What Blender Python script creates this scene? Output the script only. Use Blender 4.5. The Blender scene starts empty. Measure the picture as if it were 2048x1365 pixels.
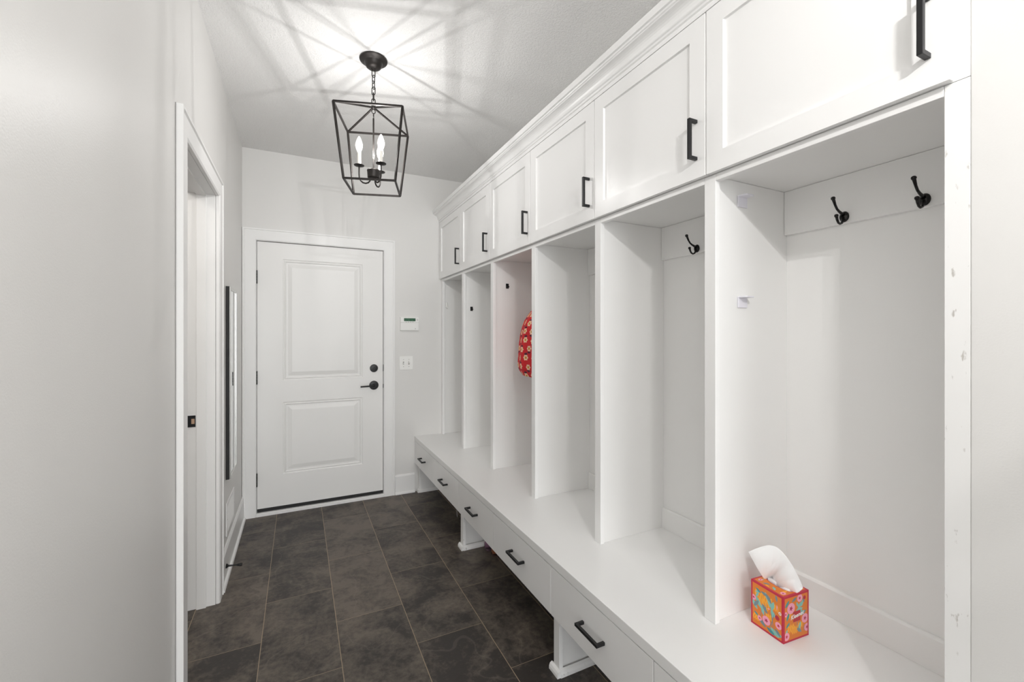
import bpy, bmesh, math, random
from math import sin, cos, pi, radians
from mathutils import Vector, Matrix

random.seed(7)
scene = bpy.context.scene
COL = scene.collection

# ------------------------------------------------------------------ camera
H = 1.3636
cam_d = bpy.data.cameras.new('camera')
cam = bpy.data.objects.new('camera', cam_d)
COL.objects.link(cam)
cam.location = (0, 0, H)
cam.rotation_euler = (pi / 2, 0, -radians(26.2))
cam_d.sensor_width = 36.0
cam_d.lens = 866 * 36.0 / 2048
cam_d.shift_y = -14.0 / 2048
cam_d.clip_start = 0.02
scene.camera = cam

# ------------------------------------------------------------------ world and light
BULB_WATTS = 2.3
BULB_WATTS_2 = 9.5
wd = bpy.data.worlds.new('world')
scene.world = wd
wd.use_nodes = True
wd.node_tree.nodes['Background'].inputs[0].default_value = (1.0, 1.0, 1.0, 1)
wd.node_tree.nodes['Background'].inputs[1].default_value = 1.3

ad = bpy.data.lights.new('soft_fill', 'AREA')  # added soft fill behind the camera, no window modelled there
ad.shape = 'RECTANGLE'; ad.size = 3.2; ad.size_y = 2.2
ad.energy = 100; ad.color = (0.955, 0.985, 1.0)
ao = bpy.data.objects.new('fill_behind_camera', ad)
COL.objects.link(ao)
ao.location = (0.4, -5.8, 1.35)
ao.rotation_euler = (radians(90), 0, 0)

vs = scene.view_settings
vs.view_transform = 'Standard'
vs.look = 'None'
vs.exposure = 0.5
vs.gamma = 1.0
vs.use_curve_mapping = False
scene.cycles.use_denoising = True
scene.cycles.max_bounces = 14
scene.cycles.diffuse_bounces = 8
scene.cycles.sample_clamp_indirect = 6.0
scene.cycles.blur_glossy = 0.0

# ------------------------------------------------------------------ helpers
class MB:
    def __init__(s):
        s.bm = bmesh.new()
        s.mi = 0
    def _f(s, vs):
        try:
            f = s.bm.faces.new(vs); f.material_index = s.mi; return f
        except ValueError:
            return None
    def box(s, x0, x1, y0, y1, z0, z1, M=None):
        c = [(x, y, z) for z in (z0, z1) for y in (y0, y1) for x in (x0, x1)]
        v = [s.bm.verts.new((M @ Vector(p)) if M else p) for p in c]
        for q in ((0, 2, 3, 1), (4, 5, 7, 6), (0, 1, 5, 4), (2, 6, 7, 3), (0, 4, 6, 2), (1, 3, 7, 5)):
            s._f([v[i] for i in q])
        return s
    def poly(s, pts):
        return s._f([s.bm.verts.new(p) for p in pts])
    def prism(s, pts, fn, a0, a1):
        """extrude closed 2D polygon pts between a0 and a1; fn(u,v,a)->xyz"""
        A = [s.bm.verts.new(fn(u, v, a0)) for u, v in pts]
        B = [s.bm.verts.new(fn(u, v, a1)) for u, v in pts]
        n = len(pts)
        for i in range(n):
            s._f([A[i], A[(i + 1) % n], B[(i + 1) % n], B[i]])
        s._f(A[::-1]); s._f(B)
        return s
    def tube(s, path, r, n=10, closed=False, cap=True):
        P = [Vector(p) for p in path]
        m = len(P)
        rad = r if isinstance(r, (list, tuple)) else [r] * m
        rings = []
        prev = None
        for i in range(m):
            if closed:
                t = (P[(i + 1) % m] - P[i - 1]).normalized()
            else:
                t = (P[min(i + 1, m - 1)] - P[max(i - 1, 0)]).normalized()
            if prev is None:
                a = Vector((0, 0, 1)) if abs(t.z) < .9 else Vector((1, 0, 0))
                nx = t.cross(a).normalized()
            else:
                nx = (prev - t * prev.dot(t)).normalized()
            prev = nx
            ny = t.cross(nx)
            rings.append([s.bm.verts.new(P[i] + rad[i] * (cos(2 * pi * k / n) * nx + sin(2 * pi * k / n) * ny)) for k in range(n)])
        for i in range(m if closed else m - 1):
            a, b = rings[i], rings[(i + 1) % m]
            for k in range(n):
                s._f([a[k], a[(k + 1) % n], b[(k + 1) % n], b[k]])
        if cap and not closed:
            s._f(rings[0][::-1]); s._f(rings[-1])
        return s
    def lathe(s, prof, n=28, M=None):
        """prof: (r, z) bottom to top about z"""
        rings = []
        for r, z in prof:
            if r < 1e-6:
                p = Vector((0, 0, z)); rings.append([s.bm.verts.new(M @ p if M else p)])
            else:
                rr = []
                for k in range(n):
                    p = Vector((r * cos(2 * pi * k / n), r * sin(2 * pi * k / n), z))
                    rr.append(s.bm.verts.new(M @ p if M else p))
                rings.append(rr)
        for a, b in zip(rings, rings[1:]):
            for k in range(n):
                if len(a) == 1 and len(b) == 1: continue
                if len(a) == 1: s._f([a[0], b[(k + 1) % n], b[k]])
                elif len(b) == 1: s._f([a[k], a[(k + 1) % n], b[0]])
                else: s._f([a[k], a[(k + 1) % n], b[(k + 1) % n], b[k]])
        return s
    def bar(s, p, q, w, up=(0, 0, 1)):
        """square bar between two points"""
        p, q = Vector(p), Vector(q)
        t = (q - p).normalized(); u = Vector(up)
        nx = t.cross(u)
        if nx.length < 1e-3: nx = t.cross(Vector((1, 0, 0)))
        nx.normalize(); ny = t.cross(nx)
        A = [s.bm.verts.new(p + w / 2 * (a * nx + b * ny)) for a, b in ((-1, -1), (1, -1), (1, 1), (-1, 1))]
        B = [s.bm.verts.new(q + w / 2 * (a * nx + b * ny)) for a, b in ((-1, -1), (1, -1), (1, 1), (-1, 1))]
        for i in range(4): s._f([A[i], A[(i + 1) % 4], B[(i + 1) % 4], B[i]])
        s._f(A[::-1]); s._f(B)
        return s
    def build(s, name, mat, parent=None, loc=None, smooth=False, bevel=0, kind=None):
        bmesh.ops.recalc_face_normals(s.bm, faces=s.bm.faces)
        me = bpy.data.meshes.new(name)
        s.bm.to_mesh(me); s.bm.free()
        for m in (mat if isinstance(mat, (list, tuple)) else [mat]):
            me.materials.append(m)
        if smooth:
            for p in me.polygons: p.use_smooth = True
            if smooth == 'auto':
                me.set_sharp_from_angle(angle=radians(35))
        o = bpy.data.objects.new(name, me)
        COL.objects.link(o)
        if parent: o.parent = parent
        if loc: o.location = loc
        if bevel:
            b = o.modifiers.new('bevel', 'BEVEL')
            b.width = bevel; b.segments = 2; b.limit_method = 'ANGLE'; b.angle_limit = radians(40)
            b.harden_normals = False
        if kind: o['kind'] = kind
        return o

def empty(name, loc=(0, 0, 0), rz=0):
    o = bpy.data.objects.new(name, None)
    COL.objects.link(o); o.location = loc; o.rotation_euler = (0, 0, rz)
    o.empty_display_size = .05
    return o

def tag(o, label, cat, group=None):
    o['label'] = label; o['category'] = cat
    if group: o['group'] = group
    return o

def copy_tree(o, parent=None):
    c = o.copy(); COL.objects.link(c)
    if parent: c.parent = parent
    for ch in list(o.children): copy_tree(ch, c)
    return c

# ------------------------------------------------------------------ materials
def mat(name, col, rough=.5, metal=0.0, spec=.5, emit=None, estr=0):
    m = bpy.data.materials.new(name); m.use_nodes = True
    b = m.node_tree.nodes['Principled BSDF']
    b.inputs['Base Color'].default_value = (*col, 1)
    b.inputs['Roughness'].default_value = rough
    b.inputs['Metallic'].default_value = metal
    b.inputs['Specular IOR Level'].default_value = spec
    if emit:
        b.inputs['Emission Color'].default_value = (*emit, 1)
        b.inputs['Emission Strength'].default_value = estr
    return m

def N(m, t, **kw):
    n = m.node_tree.nodes.new(t)
    for k, v in kw.items(): setattr(n, k, v)
    return n
def L(m, a, b): m.node_tree.links.new(a, b)
def math_n(m, op, a, b=None):
    n = N(m, 'ShaderNodeMath', operation=op)
    for i, v in enumerate((a, b)):
        if v is None: continue
        if isinstance(v, (int, float)): n.inputs[i].default_value = v
        else: L(m, v, n.inputs[i])
    return n.outputs[0]

def bumpy(m, scale, strength, dist=.002, detail=3.0, stretch=None):
    tc = N(m, 'ShaderNodeTexCoord'); nz = N(m, 'ShaderNodeTexNoise')
    nz.inputs['Scale'].default_value = scale; nz.inputs['Detail'].default_value = detail
    src = tc.outputs['Object']
    if stretch:
        mp = N(m, 'ShaderNodeMapping'); mp.inputs['Scale'].default_value = stretch
        L(m, src, mp.inputs[0]); src = mp.outputs[0]
    L(m, src, nz.inputs['Vector'])
    bp = N(m, 'ShaderNodeBump'); bp.inputs['Strength'].default_value = strength; bp.inputs['Distance'].default_value = dist
    L(m, nz.outputs[0], bp.inputs['Height'])
    L(m, bp.outputs[0], m.node_tree.nodes['Principled BSDF'].inputs['Normal'])
    return m

M_wall = bumpy(mat('greige_wall_paint', (.72, .713, .698), .42), 260, .12)
M_paint = bumpy(mat('white_cabinet_paint', (.84, .838, .832), .33), 90, .03)
M_trim = bumpy(mat('white_trim_paint', (.84, .838, .83), .35), 90, .03)
M_door = bumpy(mat('white_door_paint', (.83, .825, .81), .4), 120, .04)
M_inner = bumpy(mat('white_locker_paint', (.83, .828, .82), .42), 120, .04)
M_black = mat('matte_black_metal', (.012, .012, .013), .38, .3)
M_iron = mat('bronze_black_iron', (.030, .026, .024), .45, .6)
M_gloss = mat('glossy_black_hook', (.008, .007, .007), .16, .4)
M_rubber = mat('black_rubber', (.012, .012, .012), .6)
M_gap = mat('dark_gap', (.02, .018, .016), .9)
M_plastic = mat('white_plastic', (.85, .85, .83), .35)
M_clip = mat('cool_white_clip_plastic', (.74, .73, .79), .3)
M_greyp = mat('grey_plastic', (.30, .29, .28), .5)
M_lcd = mat('green_display', (.018, .085, .040), .25)
M_lcd2 = mat('display_digits', (.06, .20, .11), .3)
M_mirror = mat('mirror_glass', (.93, .95, .94), 0.0, 1.0)
M_silver = mat('silver_mirror_frame', (.62, .62, .60), .3, .8)
M_brass = mat('bare_wood', (.45, .30, .20), .6)
M_candle = mat('white_candle_sleeve', (.85, .83, .78), .5)
M_chrome = mat('satin_steel', (.5, .5, .48), .3, 1)
M_bulb = bpy.data.materials.new('lit_bulb_glass'); M_bulb.use_nodes = True
for n in list(M_bulb.node_tree.nodes):
    if n.type == 'BSDF_PRINCIPLED': M_bulb.node_tree.nodes.remove(n)
_e = N(M_bulb, 'ShaderNodeEmission'); _e.inputs[0].default_value = (1.0, .965, .92, 1); _e.inputs[1].default_value = 2.2
_t = N(M_bulb, 'ShaderNodeBsdfTransparent'); _a = N(M_bulb, 'ShaderNodeAddShader')
L(M_bulb, _e.outputs[0], _a.inputs[0]); L(M_bulb, _t.outputs[0], _a.inputs[1])
L(M_bulb, _a.outputs[0], M_bulb.node_tree.nodes['Material Output'].inputs[0])

# ceiling: sprayed knockdown texture
M_ceil = mat('textured_ceiling', (.84, .837, .83), .75)
tc = N(M_ceil, 'ShaderNodeTexCoord')
n1 = N(M_ceil, 'ShaderNodeTexNoise'); n1.inputs['Scale'].default_value = 115; n1.inputs['Detail'].default_value = 2.5; n1.inputs['Distortion'].default_value = .6
L(M_ceil, tc.outputs['Object'], n1.inputs['Vector'])
r1 = N(M_ceil, 'ShaderNodeValToRGB'); r1.color_ramp.elements[0].position = .42; r1.color_ramp.elements[1].position = .60
L(M_ceil, n1.outputs[0], r1.inputs[0])
bp = N(M_ceil, 'ShaderNodeBump'); bp.inputs['Strength'].default_value = .5; bp.inputs['Distance'].default_value = .003
L(M_ceil, r1.outputs[0], bp.inputs['Height'])
L(M_ceil, bp.outputs[0], M_ceil.node_tree.nodes['Principled BSDF'].inputs['Normal'])

# floor tiles
M_floor = mat('slate_look_tiles', (.06, .05, .045), .42)
m = M_floor; b = m.node_tree.nodes['Principled BSDF']
tc = N(m, 'ShaderNodeTexCoord'); sp = N(m, 'ShaderNodeSeparateXYZ'); L(m, tc.outputs['Object'], sp.inputs[0])
TW, TL = .3085, .6175
v = math_n(m, 'DIVIDE', math_n(m, 'ADD', sp.outputs[0], .149 + TW * 20), TW)
row = math_n(m, 'FLOOR', v)
odd = math_n(m, 'MULTIPLY', math_n(m, 'MODULO', row, 2.0), .5)
u = math_n(m, 'ADD', math_n(m, 'DIVIDE', math_n(m, 'ADD', sp.outputs[1], -2.513 + TL * 10), TL), odd)
colm = math_n(m, 'FLOOR', u)
fu = math_n(m, 'SUBTRACT', u, colm); fv = math_n(m, 'SUBTRACT', v, row)
def edge(f, size):
    a = math_n(m, 'MINIMUM', f, math_n(m, 'SUBTRACT', 1.0, f))
    return math_n(m, 'MULTIPLY', a, size)
eu = edge(fu, TL); ev = edge(fv, TW)
cv = N(m, 'ShaderNodeCombineXYZ'); L(m, row, cv.inputs[0]); L(m, colm, cv.inputs[1])
wn = N(m, 'ShaderNodeTexWhiteNoise', noise_dimensions='3D'); L(m, cv.outputs[0], wn.inputs['Vector'])
off = N(m, 'ShaderNodeVectorMath', operation='SCALE'); L(m, wn.outputs['Color'], off.inputs[0]); off.inputs['Scale'].default_value = 9.0
pos = N(m, 'ShaderNodeVectorMath', operation='ADD'); L(m, tc.outputs['Object'], pos.inputs[0]); L(m, off.outputs[0], pos.inputs[1])
nA = N(m, 'ShaderNodeTexNoise'); nA.inputs['Scale'].default_value = 5.0; nA.inputs['Detail'].default_value = 7; nA.inputs['Roughness'].default_value = .62; nA.inputs['Distortion'].default_value = .5
L(m, pos.outputs[0], nA.inputs['Vector'])
nB = N(m, 'ShaderNodeTexNoise'); nB.inputs['Scale'].default_value = 42; nB.inputs['Detail'].default_value = 6; nB.inputs['Roughness'].default_value = .7
L(m, pos.outputs[0], nB.inputs['Vector'])
# thin pale veins: ridge of a distorted noise
nC = N(m, 'ShaderNodeTexNoise'); nC.inputs['Scale'].default_value = 1.7; nC.inputs['Detail'].default_value = 3; nC.inputs['Distortion'].default_value = .3
L(m, pos.outputs[0], nC.inputs['Vector'])
ridge = math_n(m, 'ABSOLUTE', math_n(m, 'SUBTRACT', nC.outputs[0], .5))
vein = math_n(m, 'LESS_THAN', ridge, .0035)
cr = N(m, 'ShaderNodeValToRGB')
cr.color_ramp.elements[0].position = .33; cr.color_ramp.elements[0].color = (.030, .0245, .0215, 1)
cr.color_ramp.elements[1].position = .72; cr.color_ramp.elements[1].color = (.140, .115, .092, 1)
mixv = math_n(m, 'ADD', math_n(m, 'MULTIPLY', math_n(m, 'SUBTRACT', nA.outputs[0], .5), 1.25), math_n(m, 'MULTIPLY', math_n(m, 'SUBTRACT', nB.outputs[0], .5), .85))
mixv = math_n(m, 'ADD', math_n(m, 'ADD', mixv, .50), math_n(m, 'MULTIPLY', math_n(m, 'SUBTRACT', wn.outputs['Value'], .5), .26))
L(m, mixv, cr.inputs[0])
mx = N(m, 'ShaderNodeMix', data_type='RGBA'); L(m, math_n(m, 'MULTIPLY', vein, .10), mx.inputs[0])
L(m, cr.outputs[0], mx.inputs[6]); mx.inputs[7].default_value = (.30, .25, .21, 1)
gu = math_n(m, 'LESS_THAN', ev, .0014); gv = math_n(m, 'LESS_THAN', eu, .0009)
g = math_n(m, 'MAXIMUM', gu, gv)
mg = N(m, 'ShaderNodeMix', data_type='RGBA'); L(m, g, mg.inputs[0]); L(m, mx.outputs[2], mg.inputs[6]); mg.inputs[7].default_value = (.34, .26, .175, 1)
L(m, mg.outputs[2], b.inputs['Base Color'])
rr = math_n(m, 'ADD', math_n(m, 'MULTIPLY', nB.outputs[0], .25), .36); L(m, rr, b.inputs['Roughness'])
bp = N(m, 'ShaderNodeBump'); bp.inputs['Strength'].default_value = .35; bp.inputs['Distance'].default_value = .002
hh = math_n(m, 'SUBTRACT', nB.outputs[0], g); L(m, hh, bp.inputs['Height']); L(m, bp.outputs[0], b.inputs['Normal'])

# white paint with a few handling scuffs
M_scuff = mat('scuffed_white_paint', (.84, .838, .83), .38)
m = M_scuff; tc = N(m, 'ShaderNodeTexCoord'); nz = N(m, 'ShaderNodeTexNoise'); nz.inputs['Scale'].default_value = 70; nz.inputs['Detail'].default_value = 4
mp = N(m, 'ShaderNodeMapping'); mp.inputs['Scale'].default_value = (1, 1, .35)
L(m, tc.outputs['Object'], mp.inputs[0]); L(m, mp.outputs[0], nz.inputs['Vector'])
cr = N(m, 'ShaderNodeValToRGB'); cr.color_ramp.elements[0].position = .65; cr.color_ramp.elements[0].color = (.84, .838, .83, 1)
cr.color_ramp.elements[1].position = .71; cr.color_ramp.elements[1].color = (.50, .48, .45, 1)
L(m, nz.outputs[0], cr.inputs[0]); L(m, cr.outputs[0], m.node_tree.nodes['Principled BSDF'].inputs['Base Color'])

# ------------------------------------------------------------------ room shell
XL, YB, ZC, XW = -.376, 3.74, 2.743, 1.512
YN = -1.5
mb = MB(); mb.box(-1.75, XW + .1, YN, YB + .12, -.06, 0); mb.box(-3.5, 4.0, -6.0, YN - .0005, -.06, 0); mb.build('floor', M_floor, kind='structure')
mb = MB(); mb.box(-1.75, XW + .1, YN, YB + .12, ZC, ZC + .08); mb.box(-3.5, 4.0, -6.0, YN - .0005, ZC, ZC + .08); mb.build('ceiling', M_ceil, kind='structure')
# left wall with doorway
DY0, DY1, DZ = 1.898, 2.632, 2.078
TH = .121
mb = MB()
mb.box(XL - TH, XL, YN, DY0, 0, ZC)
mb.box(XL - TH, XL, DY1, YB + .12, 0, ZC)
mb.box(XL - TH, XL, DY0, DY1, DZ, ZC)
mb.build('wall_left', M_wall, kind='structure')
# back wall with door hole
BX0, BX1, BZ1 = -.300, .652, 2.078
mb = MB()
mb.box(XL, BX0, YB, YB + .12, 0, ZC); mb.box(BX1, XW + .1, YB, YB + .12, 0, ZC); mb.box(BX0, BX1, YB, YB + .12, BZ1, ZC)
mb.build('wall_back', M_wall, kind='structure')
mb = MB(); mb.box(XW, XW + .1, YN, YB, 0, ZC); mb.build('wall_right', M_wall, kind='structure')
# wall end that closes the locker niche beside the camera
mb = MB()
mb.prism([(1.1352, .3503), (1.1352, YN), (XW, YN), (XW, .3503)][::-1], lambda u, v, a: (u, v, a), 0, ZC)
o = mb.build('wall_right', M_wall, kind='structure')
b_ = o.modifiers.new('bevel', 'BEVEL'); b_.width = .0015; b_.segments = 2
mb = MB(); mb.box(BX0 - .1, BX1 + .1, YB + .13, YB + .17, 0, ZC); mb.build('wall_outer', M_gap, kind='structure')
# room behind the doorway
mb = MB()
mb.box(-1.75, -1.69, 1.0, 3.62, 0, ZC); mb.box(-1.75, XL - TH, 3.56, 3.62, 0, ZC); mb.box(-1.75, XL - TH, 1.0, 1.06, 0, ZC)
mb.build('wall_side_room', M_wall, kind='structure')
ad2 = bpy.data.lights.new('side_room_fill', 'POINT'); ad2.energy = 9; ad2.shadow_soft_size = .12; ad2.color = (1, .95, .9)  # added fill lamp in the side room, no fixture belongs to it
ao2 = bpy.data.objects.new('side_room_fill', ad2); COL.objects.link(ao2); ao2.location = (-1.15, 1.7, 2.45)

CAS = [(0, 0), (0, .013), (.007, .018), (.071, .018), (.073, .015), (.0765, .015), (.0785, .022), (.0885, .022), (.0885, 0)]
def casing(name, pts, offs, fn):
    mb = MB()
    rings = [[mb.bm.verts.new(fn(p[0] + o[0] * w, p[1] + o[1] * w, h)) for w, h in CAS] for p, o in zip(pts, offs)]
    n = len(CAS)
    for a, b in zip(rings, rings[1:]):
        for k in range(n): mb._f([a[k], a[(k + 1) % n], b[(k + 1) % n], b[k]])
    mb._f(rings[0]); mb._f(rings[-1])
    return mb.build(name, M_trim, kind='structure')
OFF = [(-1, 0), (-1, 1), (1, 1), (1, 0)]
casing('trim_1', [(-.285, 0), (-.285, 2.062), (.638, 2.062), (.638, 0)], OFF, lambda a, b, h: (a, YB - .0005 - h, b))
casing('trim_2', [(1.910, 0), (1.910, 2.062), (2.619, 2.062), (2.619, 0)], OFF, lambda a, b, h: (XL + .0005 + h, a, b))
# dark settled caulk line down the near edge of the left casing
mb = MB(); mb.box(XL + .0002, XL + .0022, 1.8182, 1.8198, .0, 2.15)
mb.build('trim_3', M_greyp, kind='structure')
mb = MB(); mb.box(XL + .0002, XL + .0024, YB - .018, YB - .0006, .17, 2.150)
mb.build('casing_shadow_gap', M_gap, kind='structure')  # added dark strip standing in for the shadow gap beside the back casing
# jambs
mb = MB()
mb.box(XL - TH, XL - .001, DY0 + .0005, 1.915, 0, 2.062); mb.box(XL - TH, XL - .001, 2.614, DY1 - .0005, 0, 2.062); mb.box(XL - TH, XL - .001, DY0 + .0005, DY1 - .0005, 2.062, DZ - .0005)
mb.box(-.455, -.415, 1.915, 1.925, 0, 2.052); mb.box(-.455, -.415, 2.604, 2.614, 0, 2.052); mb.box(-.455, -.415, 1.915, 2.614, 2.052, 2.062)
mb.build('trim_4', M_trim, bevel=.001, kind='structure')
mb = MB()
mb.box(BX0 + .0005, -.2835, YB + .001, YB + .119, 0, 2.0635); mb.box(.6365, BX1 - .0005, YB + .001, YB + .119, 0, 2.0635); mb.box(BX0 + .0005, BX1 - .0005, YB + .001, YB + .119, 2.0635, BZ1 - .0005)
mb.build('trim_5', M_trim, kind='structure')
# white threshold strip
mb = MB(); mb.prism([(YB - .017, .0), (YB - .017, .020), (YB - .010, .024), (YB + .03, .024), (YB + .03, 0)], lambda u, v, a: (a, u, v), -.2845, .6375)
mb.build('trim_6', M_trim, kind='structure')
# baseboards: board + shoe
def baseboard(name, a0, a1, fn):
    mb = MB()
    mb.prism([(0, .0), (.0125, .0), (.0125, .150), (.006, .163), (0, .163)], fn, a0, a1)
    mb.prism([(.0127, 0), (.026, 0), (.0255, .008), (.022, .014), (.0127, .018)], fn, a0, a1)
    return mb.build(name, M_trim, kind='structure')
baseboard('baseboard_left', 2.712, YB - .024, lambda u, v, a: (XL + .0005 + u, a, v))
baseboard('baseboard_back', .730, .898, lambda u, v, a: (a, YB - .0005 - u, v))

# ------------------------------------------------------------------ back door
door = empty('door_1', (0.175, YB + .004, .0)); door['kind'] = 'structure'
tag(door, 'white two-panel exterior door with black lever and deadbolt in the end wall', 'door')
def DL(x, d, z): return (x - .175, d, z)     # local: x, depth away from the viewer (+), z
RINGS = [(0, 0), (.003, .005), (.009, .0065), (.013, .003), (.017, .0025), (.020, .006), (.024, .0085), (.034, .0085), (.062, .0015), (.0665, .0012)]
def panel_rings(mb, x0, x1, z0, z1, rings, fn):
    prev = None
    for ins, d in rings:
        c = [mb.bm.verts.new(fn(x, d, z)) for x, z in ((x0 + ins, z0 + ins), (x1 - ins, z0 + ins), (x1 - ins, z1 - ins), (x0 + ins, z1 - ins))]
        if prev:
            for k in range(4): mb._f([prev[k], prev[(k + 1) % 4], c[(k + 1) % 4], c[k]])
        prev = c
    mb._f(prev)
SX0, SX1, SZ0, SZ1 = -.2805, .6325, .052, 2.0585
PX0, PX1 = -.110, .470
PR = [(.292, .842), (1.008, 1.936)]
mb = MB()
def rect(mb, x0, x1, z0, z1, fn, d=0): mb.poly([fn(x0, d, z0), fn(x1, d, z0), fn(x1, d, z1), fn(x0, d, z1)])
rect(mb, SX0, PX0, SZ0, SZ1, DL); rect(mb, PX1, SX1, SZ0, SZ1, DL)
zz = [SZ0, PR[0][0], PR[0][1], PR[1][0], PR[1][1], SZ1]
for i in (0, 2, 4): rect(mb, PX0, PX1, zz[i], zz[i + 1], DL)
for z0, z1 in PR: panel_rings(mb, PX0, PX1, z0, z1, RINGS, DL)
for a, b_2 in (((SX0, SZ0), (SX1, SZ0)), ((SX1, SZ0), (SX1, SZ1)), ((SX1, SZ1), (SX0, SZ1)), ((SX0, SZ1), (SX0, SZ0))):
    mb.poly([DL(a[0], 0, a[1]), DL(b_2[0], 0, b_2[1]), DL(b_2[0], .044, b_2[1]), DL(a[0], .044, a[1])])
rect(mb, SX0, SX1, SZ0, SZ1, DL, .044)
mb.build('door_panel', M_door, door)
mb = MB(); x0, x1 = -.2833, .6363
mb.box(x0 - .175, x1 - .175, .050, .058, .03, 2.063)
mb.build('weatherstrip', M_rubber, door)
mb = MB(); mb.box(SX0 - .175, SX1 - .175, .004, .040, .026, .0515); mb.box(SX0 - .175, SX1 - .175, -.001, .004, .036, .0515)
sw = mb.build('door_sweep', M_rubber, door); sw['label'] = 'black rubber sweep'
for z in (1.79, 1.037, .272):
    mb = MB()
    for k in range(5):
        mb.lathe([(0, z - .05 + k * .02), (.0062, z - .05 + k * .02 + .0003), (.0062, z - .05 + k * .02 + .0190), (0, z - .05 + k * .02 + .0195)], 14, Matrix.Translation((-.2835 - .175, -.008, 0)))
    mb.box(-.2828 - .175, -.2812 - .175, -.008, .03, z - .05, z + .05)
    mb.build('hinge', M_black, door, smooth='auto')
RX = Matrix.Rotation(radians(90), 4, 'X')     # z axis -> -y
def disc(mb, x, z, prof, y=0): mb.lathe(prof, 32, Matrix.Translation((x - .175, y, z)) @ RX)
mb = MB(); disc(mb, .560, 1.079, [(.0325, .0003), (.033, .004), (.030, .011), (.012, .013), (0, .013)])
db = mb.build('deadbolt', M_black, door, smooth='auto')
mb = MB(); mb.box(-.004, .004, -.008, 0, -.014, .014, Matrix.Translation((.560 - .175, -.0132, 1.079)) @ Matrix.Rotation(radians(60), 4, 'Y') @ Matrix.Translation((0, -.004, 0)))
mb.build('thumb_turn', M_black, db, bevel=.001)
mb = MB(); disc(mb, .560, .937, [(.037, .0003), (.0375, .004), (.034, .009), (.014, .011), (.0125, .045), (0, .045)])
lv = mb.build('lever_rose', M_black, door, smooth='auto')
mb = MB(); mb.tube([(.560 - .175, -.046, .937), (.545 - .175, -.053, .937), (.525 - .175, -.055, .937), (.448 - .175, -.055, .934)], [.009, .0088, .0068, .0062], 14)
mb.build('lever_handle', M_black, lv, smooth='auto')
# strike plates in the jamb edge
for z0, z1 in ((1.052, 1.108), (.912, .944)):
    mb = MB(); mb.box(.6334 - .175, .6360 - .175, -.010, .004, z0, z1); mb.build('strike_plate', M_black, door)

# strike plate of the side doorway, on the far jamb
mb = MB(); mb.box(-.494, -.459, 2.6105, 2.6135, .904, .961)
st = mb.build('strike_plate', M_black, bevel=.001)
tag(st, 'small black strike plate on the far jamb of the left doorway', 'strike plate')
mb = MB(); mb.box(-.4755, -.4625, 2.6098, 2.6104, .920, .945); mb.build('latch_hole', M_brass, st)

# ------------------------------------------------------------------ lockers
BB = [.372, .928, 1.486, 2.048, 2.608, 3.172, 3.735]
XF, XS = 1.136, 1.502          # face-frame plane, cabinet back
BZ = .478
ZH0, ZH1 = 1.830, 1.8505       # header rail under upper doors
ordn = ['nearest the camera', 'second from the camera', 'third from the camera', 'fourth from the camera', 'fifth from the camera', 'farthest, against the end wall']
LOCKL = ['open white locker bay nearest the camera, with tissue box and two coat hooks',
         'open white locker bay with one black coat hook in view, second from the camera',
         'empty open white locker bay between the coat hook bay and the red jacket bay',
         'open white locker bay holding the red floral jacket',
         'narrow-looking open white locker bay just beyond the red jacket bay',
         'open white locker bay against the end wall with white adhesive hook']
lockers = []
for i in range(6):
    y0, y1 = BB[i], BB[i + 1]
    n0 = .388 if i == 0 else y0 + .020            # clear opening
    n1 = y1 - .020 if i < 5 else 3.695
    root = empty('open_locker', (XF, (y0 + y1) / 2, BZ)); oy = (y0 + y1) / 2
    tag(root, LOCKL[i], 'locker', 'open locker bays above the bench')
    def B(x0, x1, ya, yb, z0, z1, mb): mb.box(x0 - XF, x1 - XF, ya - oy, yb - oy, z0 - BZ, z1 - BZ)
    # far partition and stile
    e1 = y1 + .0195 if i < 5 else 3.7385
    mb = MB(); B(XF + .0205, XS - .0005, y1 - .011, y1 + .011 if i < 5 else 3.738, BZ + .0005, 1.8475, mb); mb.build('side_panel', M_inner, root)
    mb = MB(); B(XF, XF + .020, n1, e1, BZ + .0005, ZH1, mb); mb.build('front_stile', M_paint, root, bevel=.0012)
    if i == 0:
        mb = MB(); B(XF + .0205, XS - .0005, .353, .377, BZ + .0005, 1.8475, mb); mb.build('side_panel', M_inner, root)
        mb = MB(); B(XF, XF + .020, .3505, n0, BZ + .0005, ZH1, mb); mb.build('front_stile', M_scuff, root, bevel=.0012)
    ya = y0 + .0115 if i else .3775
    yb = y1 - .0115 if i < 5 else 3.7235
    mb = MB(); B(XS, XS + .008, y0 + .0005 if i else .352, y1 - .0005, BZ + .0005, 1.8475, mb); mb.build('back_panel', M_inner, root)
    mb = MB(); B(XF + .0205, XS - .0005, ya, yb, 1.848, 1.8510, mb); mb.build('top_panel', M_inner, root)
    mb = MB(); B(XF, XF + .020, n0 + .0003, n1 - .0003, ZH0, ZH1, mb); mb.build('header_rail', M_paint, root, bevel=.001)
    mb = MB(); B(XS - .0165, XS - .0005, ya + .0005, yb - .0005, 1.700, 1.8474, mb); mb.build('hook_rail', M_inner, root, bevel=.0015)
    mb = MB()
    mb.prism([(0, .0005), (-.012, .0005), (-.012, .086), (-.007, .092), (0, .092)], lambda u, v, a: (XS - .0005 + u - XF, a - oy, v), ya + .0005, yb - .0005)
    mb.build('base_strip', M_inner, root)
    lockers.append(root)

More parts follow.
